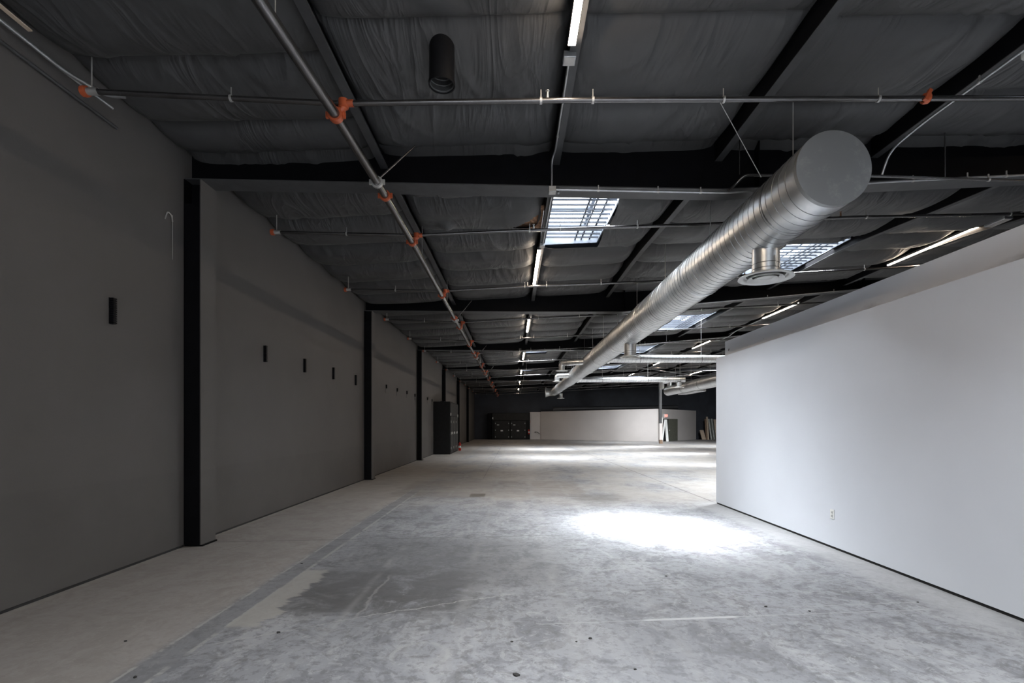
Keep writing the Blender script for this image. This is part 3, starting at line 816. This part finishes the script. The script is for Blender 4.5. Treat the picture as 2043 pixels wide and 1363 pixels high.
conduit([(.52, 6.12, E + 2.875), (2.6, 6.12, E + 2.835), (3.2, 6.12, E + 2.865), (4.5, 6.12, E + 2.965), (6.4, 6.12, E + 3.06), (9.0, 6.12, E + 3.19)], .013, 'bright conduit along the lower edge of the first rafter', straps=[(0, .25), (0, .6), (0, .85), (3, .2), (3, .55), (3, .8)], rr=.05)
conduit([(.56, 6.2, E + 2.865), (.56, 6.6, roof(.5, 7) - .16), (.545, 7.4, roof(.5, 7.4) - .16), (.545, 9.25, roof(.5, 9.3) - .16)], .013, 'grey conduit along the left edge of the nearest skylight')
jbox((.54, 9.34, roof(.5, 9.3) - .16), (.09, .14, .06), 'small box between the nearest skylight and second strip light')
zc4 = roof(4.5, 5) - .19
conduit([(4.62, -1.0, zc4 - .0), (4.50, 5.5, zc4), (4.45, 5.92, zc4 - .08), (4.42, 6.02, E + 2.98)], .014, 'grey conduit bending down beside the flat end of the long duct', straps=[(0, .8), (0, .9)], rr=.25)
conduit([(9.0, 5.98, E + 2.80), (6.3, 5.98, E + 2.905), (4.2, 5.98, E + 2.975), (3.0, 5.98, E + 2.98), (2.76, 5.98, E + 2.985), (2.68, 6.05, E + 2.90), (2.60, 6.05, E + 2.83)], .017, 'weathered brown gas pipe passing behind the duct end', 'pipe', name='gas_pipe', cat='pipe', rr=.06, straps=[(1, .3), (0, .8)])
conduit([(5.15, 5.98, E + 2.93), (5.15, 5.98, E + 3.50)], .008, 'thin vertical rod holding the gas pipe', 'pipe', name='support_rod', cat='rod')
conduit([(2.70, 5.98, E + 2.99), (2.70, 5.98, E + 3.40)], .006, 'thin rod above the gas pipe elbow, left of the duct', 'pipe', name='support_rod', cat='rod')
conduit([(2.14, 5.2, E + 3.36), (2.72, 5.5, E + 2.72)], .004, 'diagonal tie wire slanting down to the long duct', 'zinc', name='tie_wire', cat='wire')
conduit([(8.9, 4.0, E + 3.62), (8.9, 8.8, E + 3.72)], .013, 'bright conduit feeding the nearest strip light of the right row')
jbox((8.95, 9.25, E + 3.75), (.16, .4, .05), 'pale box before the nearest strip light of the right row')
conduit([(XL + .09, .5, E + 3.16), (XL + .10, 4.45, E + 3.13), (XL + .24, 4.72, E + 3.10), (XL + .40, 4.74, E + 3.10)], .016, 'grey conduit along the top of the left wall', straps=[(0, .8)])
conduit([(XL + .05, .5, E + 3.19), (XL + .05, 4.5, E + 3.16), (XL + .2, 4.85, E + 3.06)], .012, 'thinner grey conduit beside the other along the wall top')
conduit([(XL + .035, .5, E + 3.02), (XL + .035, 5.1, E + 3.02)], .016, 'dark painted conduit on the left wall top', 'flange')
tag(MB().beam((XL + .13, .8, E + 3.26), (XL + .10, 4.12, E + 3.24), .035, .012).make('wood_lath', 'lumber', origin=(XL + .1, 3, E + 3.25)), 'pale splintered wood strip along the wall top, upper left corner', 'wood')
zf2 = lambda x: rb(2, x) - .03
conduit([(3.3, 13.6, zf2(3.3)), (5.1, 13.6, zf2(5.1)), (9.6, 13.6, zf2(9.6)), (11, 13.6, zf2(11))], .014, 'conduit along the lower edge of the second rafter', straps=[(1, .4), (1, .8)], rr=.05)
conduit([(.52, 21.0, E + 3.14), (3.2, 21.0, E + 3.13), (5.3, 21.0, E + 3.36), (9.5, 21.0, E + 3.74)], .02, 'bright conduit along the lower edge of the third rafter', straps=[(0, .3), (0, .7), (2, .3)], rr=.05)
conduit([(9.06, 18.3, roof(9.06, 18) - .12), (9.06, 20.3, roof(9, 20) - .14), (9.0, 20.95, E + 3.70), (8.9, 21.6, E + 3.65), (9.06, 22.9, roof(9, 23) - .12)], .016, 'kinked conduit joining the second and third right row lights', rr=.1)
conduit([(.52, 36.0, E + 3.20), (3.0, 36.0, E + 3.20)], .03, 'bright conduit under the fifth rafter beside the last lights')
conduit([(7.5, 30.5, E + 3.50), (11.4, 29.0, E + 2.75)], .015, 'thin pipe sloping down to the far right duct')
conduit([(6.4, 20.95, E + 3.50), (6.4, 20.95, E + 3.85)], .008, 'short rod by the third rafter', name='support_rod', cat='rod')

t = thing('ceiling_fitting', 'white round electrical fitting on the purlin at the right edge of the view', 'box', (4.60, 4.48, zc4))
MB().lathe((4.60, 4.48, zc4 - .01), [(.0001, -.03), (.035, -.028), (.045, -.015), (.045, .02), (.0001, .02)], 20).make('body', 'diff', t)
# ---- black flue stub in the ceiling
t = thing('flue_pipe', 'black round flue stub hanging open from the insulated ceiling', 'pipe', (-.635, 4.46, E + 3.02))
MB().lathe((-.635, 4.46, E + 3.02), [(.112, .55), (.112, .03), (.118, .028), (.118, 0), (.108, 0), (.106, .55)], 48).make('pipe', 'flue', t)
MB().lathe((-.635, 4.46, E + 3.02), [(.1055, .5), (.1055, .006)] , 48).make('liner', 'fluein', t)
rg = MB()
for k in range(6): rg.lathe((-.635, 4.46, E + 3.04 + .05 * k), [(.1053, -.006), (.100, 0), (.1053, .006)], 40)
rg.make('inner_ribs', 'fluein', t)

# ---- ribbed black brackets on the left wall
HB = ['nearest black ribbed bracket, on the first wall bay', 'first black ribbed bracket of the second wall bay', 'second black ribbed bracket of the second wall bay', 'third black ribbed bracket of the second wall bay', 'fourth black ribbed bracket, just before the second column',
      'first small bracket past the second column', 'second small bracket past the second column', 'third small bracket past the second column', 'last small bracket before the third column', 'single small bracket between the third column and the cabinet', 'small bracket right above the tall cabinet edge']
HY = [5.07, 8.19, 9.74, 11.3, 12.9, 16.0, 17.5, 19.1, 20.65, 23.7, 25.0]
proto = None
for k, y in enumerate(HY):
    z = E + 1.02
    if k in (0, 5):
        t = thing('wall_bracket', HB[k], 'bracket', (XL, y, z), 'ribbed brackets on the left wall')
        hh = .265 if k == 0 else .12
        MB().box((XL, y - .026, z), (XL + .006, y + .026, z + .265)).make('back_plate', 'web' if k == 0 else 'flange', t)
        m = MB(); nn = 12 if k == 0 else 6
        zz0 = z if k == 0 else z + .145
        for j in range(nn):
            za = zz0 + hh * j / nn; m.box((XL + .006, y - .023, za + .004), (XL + .045, y + .023, za + hh / nn - .003))
        m.make('ribs', 'web', t)
        MB().box((XL + .006, y - .017, zz0), (XL + .038, y + .017, zz0 + hh)).make('core', 'web', t)
        proto = t
    else:
        dup(proto, (XL, y, z + (.01 if k % 2 else 0)), HB[k])

# thin wire remnant on wall
t = thing('wall_wire', 'thin pale wire hanging down the left wall beside the nearest column', 'wire', (XL + .01, 5.97, E + 1.95))
MB().tube([(XL + .012, 5.97, E + 2.5), (XL + .012, 5.97, E + 1.97)], .003, 6).make('wire', 'zinc', t)
MB().tube(bend([(XL + .012, 5.97, E + 2.42), (XL + .03, 5.93, E + 2.48), (XL + .03, 5.86, E + 2.5), (XL + .02, 5.83, E + 2.4)], .03, 4), .007, 6).make('hook', 'zinc', t)

# ---- near white partition and the grey bulkhead above/behind it
PX, PT, PY = 3.87, E + 1.265, 9.56
struct(MB().box((PX, YF + .5, .03), (PX + .22, PY, PT)).make('wall_partition_near', 'white'))
struct(MB().box((PX + .012, YF + .5, 0), (PX + .21, PY - .01, .03)).make('base_shadow_right', 'gap'))  # dark strip paints in the shade of the gap under the partition
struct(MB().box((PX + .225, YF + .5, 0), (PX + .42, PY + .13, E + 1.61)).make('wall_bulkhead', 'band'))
t = thing('wall_outlet', 'white duplex outlet low on the white partition wall', 'outlet', (PX, 5.99, .41))
oy = 1000 * PX / (1661 - 1024); oz = E - (1026 - 848) / 1000 * oy
t.location = (PX, oy, oz)
MB().box((PX - .007, oy - .037, oz - .058), (PX, oy + .037, oz + .058)).make('face_plate', 'label', t, bevel=.003)
for dz in (-.022, .022):
    s = MB().box((PX - .010, oy - .017, oz + dz - .015), (PX - .007, oy + .017, oz + dz + .015)).make('socket', 'diff', t)
    m = MB()
    for dy in (-.006, .006): m.box((PX - .0108, oy + dy - .001, oz + dz - .006), (PX - .010, oy + dy + .001, oz + dz + .006))
    k = m.make('slots', 'rubber', s); k.location = (0, 0, 0)

# ---- electrical cabinets
def door_set(t, P, w, h, mat, hinge_at):
    """P(u, v, d): local to world; one door leaf"""
def cab_box(t, a, b, nm='body'): return MB().box(a, b).make(nm, 'cab', t, bevel=.01)
def left_cab():
    x1 = -3.22; y0, y1 = 25.5, 29.15; H = 2.69
    t = thing('electrical_cabinet', 'tall charcoal electrical cabinet standing against the left wall', 'cabinet', (-3.65, 27.3, 0), 'electrical cabinets')
    mb = MB().box((XL + .01, y0, 0), (x1, 28.60, H)); mb.box((XL + .26, 28.60, 0), (x1, y1, H)); mb.make('body', 'cab', t)
    leaf = [(y0 + .12, y0 + 1.2), (y0 + 1.26, y0 + 2.3), (y0 + 2.36, y1 - .1)]
    for k, (a, b) in enumerate(leaf):
        d = MB().box((x1, a, .08), (x1 + .03, b, H - .75)).make('door', 'cabdoor', t, bevel=.006)
        for zz in (.25, 1.0, 1.6):
            h = MB().box((x1 + .03, a + .03, zz), (x1 + .045, a + .09, zz + .12)).make('latch', 'zinc', d); h.location = (0, 0, 0)
        h = MB().box((x1 + .03, (a + b) / 2 - .12, 1.02), (x1 + .034, (a + b) / 2 + .12, 1.14)).make('sticker', 'label', d); h.location = (0, 0, 0)
    MB().box((x1, y0 + .05, H - .70), (x1 + .02, y1 - .05, H - .05)).make('top_panel', 'cabdoor', t)
    MB().box((x1 + .02, y0 + .06, 1.98), (x1 + .024, y0 + .30, 2.12)).make('sticker', 'label', t)
    MB().box((x1 + .02, y1 - .35, 1.9), (x1 + .024, y1 - .1, 2.1)).make('sticker', 'label', t)
    MB().box((XL + .3, y0 + .4, H), (XL + .5, y0 + .7, H + .04)).make('knockout_plate', 'cab', t)
left_cab()
def back_cab():
    y0 = 51.6; H = 2.72
    t = thing('electrical_cabinet', 'wide charcoal electrical cabinet with two labelled doors at the back wall', 'cabinet', (-.3, 52, 0), 'electrical cabinets')
    cab_box(t, (-2.17, y0, 0), (1.72, YB - .02, H))
    MB().box((-2.15, y0 - .02, 2.0), (1.6, y0, H - .04)).make('top_panel', 'cabdoor', t)
    for a, b in ((-1.92, -.38), (-.25, 1.3)):
        d = MB().box((a, y0 - .03, .08), (b, y0, 1.92)).make('door', 'cabdoor', t, bevel=.006)
        for zz in (.2, .9, 1.6):
            for xx in (a + .06, b - .12):
                h = MB().box((xx, y0 - .045, zz), (xx + .05, y0 - .03, zz + .12)).make('latch', 'emt', d); h.location = (0, 0, 0)
        h = MB().box((a + .62, y0 - .034, .84), (a + .86, y0 - .03, .97)).make('sticker', 'label', d); h.location = (0, 0, 0)
        h = MB().box((a + .25, y0 - .034, 1.47), (a + .47, y0 - .03, 1.53)).make('sticker', 'label', d); h.location = (0, 0, 0)
    MB().box((-2.16, y0 - .024, 2.1), (-2.06, y0 - .02, 2.28)).make('sticker', 'label', t)
back_cab()
tag(MB().box((-2.62, 51.75, 0), (-2.20, YB - .02, 2.7)).make('narrow_cabinet', 'web', origin=(-2.4, 52, 0), bevel=.01), 'narrow black cabinet left of the wide back wall cabinet', 'cabinet')

def extinguisher(x, y, z, lab):
    t = thing('fire_extinguisher', lab, 'fire extinguisher', (x, y, z), 'fire extinguishers')
    MB().lathe((x, y, z), [(.0001, 0), (.07, 0), (.08, .02), (.08, .38), (.06, .44), (.025, .47), (.025, .5), (.0001, .5)], 20).make('cylinder', 'red', t)
    MB().lathe((x, y, z + .16), [(.0805, 0), (.082, 0), (.082, .12), (.0805, .12)], 20).make('paper_band', 'label', t)
    MB().box((x - .02, y - .09, z + .5), (x + .02, y + .05, z + .53)).make('handle', 'rubber', t)
    MB().tube(bend([(x + .03, y, z + .5), (x + .12, y, z + .48), (x + .11, y, z + .2)], .05, 4), .012, 8).make('hose', 'rubber', t)
extinguisher(-3.13, 29.32, .0, 'red fire extinguisher at the far side of the tall left cabinet')
extinguisher(1.60, 51.48, .55, 'red fire extinguisher mounted right of the back wall cabinet')

# ---- far white partition
A = Vector((1.72, 52.4, 0)); B = Vector((2.88, 52.4, 0)); B2 = Vector((2.86, 52.0, 0)); C = Vector((13.0, 45.0, 0)); D = Vector((18.75, 51.4, 0))
PH = 2.92
def wall_seg(a, b, h, th, name, h2=None):
    d = (b - a).normalized(); nr = Vector((-d.y, d.x, 0)) * th
    h2 = h if h2 is None else h2
    return struct(MB().prism([a, b, b + Vector((0, 0, h2)), a + Vector((0, 0, h))], nr).make(name, 'offwhite'))
struct(MB().box((1.74, 52.1, 0), (3.1, 52.48, 2.84)).make('wall_partition_stub', 'offwhite'))
wall_seg(B2, C, 2.88, .15, 'wall_partition_far', 2.95)
wall_seg(C, D, 2.95, .15, 'wall_partition_side', 2.96)
t = thing('stair_handrail', 'short black handrail in the recess of the far white partition', 'handrail', (2.5, 51.7, .6))
MB().tube(bend([(2.25, 52.08, .72), (2.25, 51.9, .78), (2.5, 51.9, .76), (2.75, 51.9, .55)], .1, 5), .03, 10).make('rail', 'rubber', t)
MB().tube([(2.3, 51.9, .76), (2.3, 52.1, .70)], .012, 6).make('wall_mount', 'rubber', t)
t = thing('alarm_box', 'small pinkish alarm box on the edge of the far partition stub', 'alarm', (1.72, 51.5, 1.8))
MB().box((1.58, 51.97, 1.72), (1.80, 52.099, 1.98)).make('body', 'pink', t, bevel=.01)
MB().box((1.63, 51.96, 1.78), (1.75, 51.97, 1.9)).make('lens', 'label', t)
# door in the side run
sd = (D - C).normalized(); sn = Vector((sd.y, -sd.x, 0))      # outwards (towards the camera)
def on_side(px): # distance along the run seen at a bearing
    k = px; return ((k * C.y - C.x) / (sd.x - k * sd.y))
u0, u1, u2 = on_side(.2985), on_side(.309), on_side(.327)
def side_box(ua, ub, z0, z1, d0, d1):
    a, b = C + sd * ua, C + sd * ub
    return MB().prism([a + sn * d0 + Vector((0, 0, z0)), b + sn * d0 + Vector((0, 0, z0)), b + sn * d0 + Vector((0, 0, z1)), a + sn * d0 + Vector((0, 0, z1))], sn * (d1 - d0))
def struct_part(o, p): o.parent = p; return o
dt = bpy.data.objects.new('door_1', None); COL.objects.link(dt); dt['kind'] = 'structure'
side_box(u0, u1, .02, 2.06, .004, .02).make('dark_opening', 'dark', dt)
side_box(u1, u2, .02, 2.06, .004, .05).make('door_leaf', 'door', dt)
side_box(u1 + .1, u1 + .2, .95, 1.05, .05, .10).make('door_handle', 'zinc', dt)
side_box(u0 - .06, u0, 0, 2.1, .004, .04).make('door_frame', 'offwhite', dt)
# exit sign
t = thing('exit_sign', 'red exit sign above the far door on the white partition', 'sign', tuple(C + sd * (u0 + .55) + Vector((0, 0, 2.2))))
um = on_side(.304)
side_box(um - .38, um + .38, 2.17, 2.50, .002, .06).make('housing', 'label', t)
cu = bpy.data.curves.new('letters', 'FONT'); cu.body = 'EXIT'; cu.size = .30; cu.extrude = .004; cu.align_x = 'CENTER'; cu.align_y = 'CENTER'
tmp = bpy.data.objects.new('letters_curve', cu); lme = bpy.data.meshes.new_from_object(tmp); lme.name = 'letters'; bpy.data.objects.remove(tmp)
lme.materials.clear(); lme.materials.append(M['redglow'])
lt = bpy.data.objects.new('letters', lme); COL.objects.link(lt)
p = C + sd * um + sn * .066 + Vector((0, 0, 2.335)); lt.parent = t; lt.location = p - Vector(t.location)
lt.rotation_euler = (PI / 2, 0, math.atan2(sd.y, sd.x))
# leaning white trim boards (A shape) by the door
for k, (bx, tx, lab) in enumerate((((.2975 * 44.9), .3035 * 45.2, 'white board leaning left of the far door, tilted one'), ((.3075 * 45.0), .3050 * 45.3, 'white board standing upright in front of the far door'))):
    ybase = 44.35 if k == 0 else 44.9
    o = MB().beam((bx * ybase / 45, ybase, .01), (tx, 45.25 + (.15 if k else 0), 1.98), .13 if k == 0 else .22, .03, (0, 1, 0)).make('white_board', 'label', origin=(bx, ybase, 0))
    tag(o, lab, 'board', 'white boards by the far door')
t = thing('duct_on_wall', 'long black round duct above the far white partition', 'duct', (10, 50.5, 3.2))
MB().tube([(4.0, 50.6, 3.12), (16.6, 50.6, 3.30)], .2, 24).make('duct_shell', 'flange', t)
for xx in (6, 10, 14):
    MB().box((xx - .03, 50.6, 3.3), (xx + .03, YB, 3.36)).make('support_arm', 'flange', t)

# ---- interior column wrapped at its foot
t = thing('pipe_column', 'slim dark interior column with a pale wrapped foot, far right of centre', 'column', (11.8, 40.2, 0))
MB().box((11.70, 40.1, 1.62), (11.90, 40.3, roof(11.8, 40.2) + .1)).make('post', 'flange', t)
MB().box((11.69, 40.06, .30), (11.92, 40.32, 1.63)).make('wrap', 'offwhite', t, bevel=.02)
MB().box((11.72, 40.05, .0), (11.94, 40.34, .30)).make('foot', 'lumber_brown', t)
MB().box((11.89, 40.08, 1.5), (11.95, 40.3, 2.1)).make('side_board', 'pvc', t)

# ---- lumber stack against the far right wall
L0 = 50.6
def plank(px0, px1, top, mat, lab, lean=.0, yb=L0):
    x0, x1 = (px0 - 1024) / 1000 * yb, (px1 - 1024) / 1000 * yb
    o = MB().beam(((x0 + x1) / 2, yb, 0.0), ((x0 + x1) / 2 + lean, yb + .7, top), x1 - x0, .09, (0, 1, 0)).make('plank', mat, origin=((x0 + x1) / 2, yb, 0))
    tag(o, lab, 'lumber', 'lumber leaning in the far right corner')
plank(1401, 1408.5, E + (848 - 859) / 1000 * L0 , 'lumber', 'short wide pale board, leftmost of the leaning lumber')
plank(1409, 1411.8, E + .60, 'lumber_brown', 'thin brown plank behind the tallest pale board', .1)
plank(1411.8, 1414.8, E + .82, 'lumber', 'tallest pale plank of the leaning lumber', .12, 50.35)
plank(1418, 1420.5, E + .60, 'pvc', 'white pipe length leaning right of the tallest plank')
plank(1421.5, 1423, E + .60, 'green', 'grey green metal stud in the leaning lumber')
plank(1424, 1425.6, E + .62, 'pvc', 'second white pipe length near the white wall edge')
plank(1426, 1427.6, E + .60, 'green', 'rightmost grey stud beside the white wall edge')
plank(1429, 1434, E + .55, 'lumber', 'pale plank half hidden by the white wall edge')

# ---- grit on the floor
for k, (px, py, s) in enumerate(((1178, 1275, .016), (1021, 1281, .01), (1150, 1281, .008), (1329, 1150, .011), (1528, 1211, .014), (1615, 1220, .01), (1831, 1202, .01), (1030, 1348, .02), (1267, 1336, .01), (556, 1263, .016), (270, 1352, .014), (250, 1280, .012), (602, 1125, .012))):
    y = 1500 / (py - 848); x = (px - 1024) / 1000 * y
    mb = MB(); a = random.random() * 3
    b = [(x + s * random.uniform(.6, 1.3) * math.cos(a + i * PI / 3), y + s * .8 * random.uniform(.6, 1.3) * math.sin(a + i * PI / 3), 0.0) for i in range(6)]
    mb.prism(b, (0, 0, s * .5)); o = mb.make('grit_chip', 'chip', origin=(x, y, 0))
    tag(o, 'tiny dark chip of grit lying on the concrete floor', 'debris', 'grit chips on the floor')

# ------------------------------------------------------------------ world, camera, output look
w = bpy.data.worlds.new('world'); sc.world = w; w.use_nodes = True
bg = w.node_tree.nodes['Background']
bg.inputs[0].default_value = (.6, .75, 1, 1); bg.inputs[1].default_value = .3
cd = bpy.data.cameras.new('camera'); cam = bpy.data.objects.new('camera', cd); COL.objects.link(cam)
cam.location = (0, 0, E); cam.rotation_euler = (PI / 2, 0, 0)
cd.sensor_width = 36; cd.lens = 1000 / 2043 * 36; cd.shift_x = -2.5 / 2043; cd.shift_y = 166.5 / 2043
cd.clip_end = 200
sc.camera = cam
sc.view_settings.view_transform = 'Standard'; sc.view_settings.look = 'None'; sc.view_settings.gamma = 1
sc.view_settings.exposure = 1.42
sc.view_settings.use_curve_mapping = False
sc.cycles.max_bounces = 9; sc.cycles.diffuse_bounces = 5; sc.cycles.glossy_bounces = 4
sc.cycles.use_denoising = True
sc.cycles.sample_clamp_indirect = 6
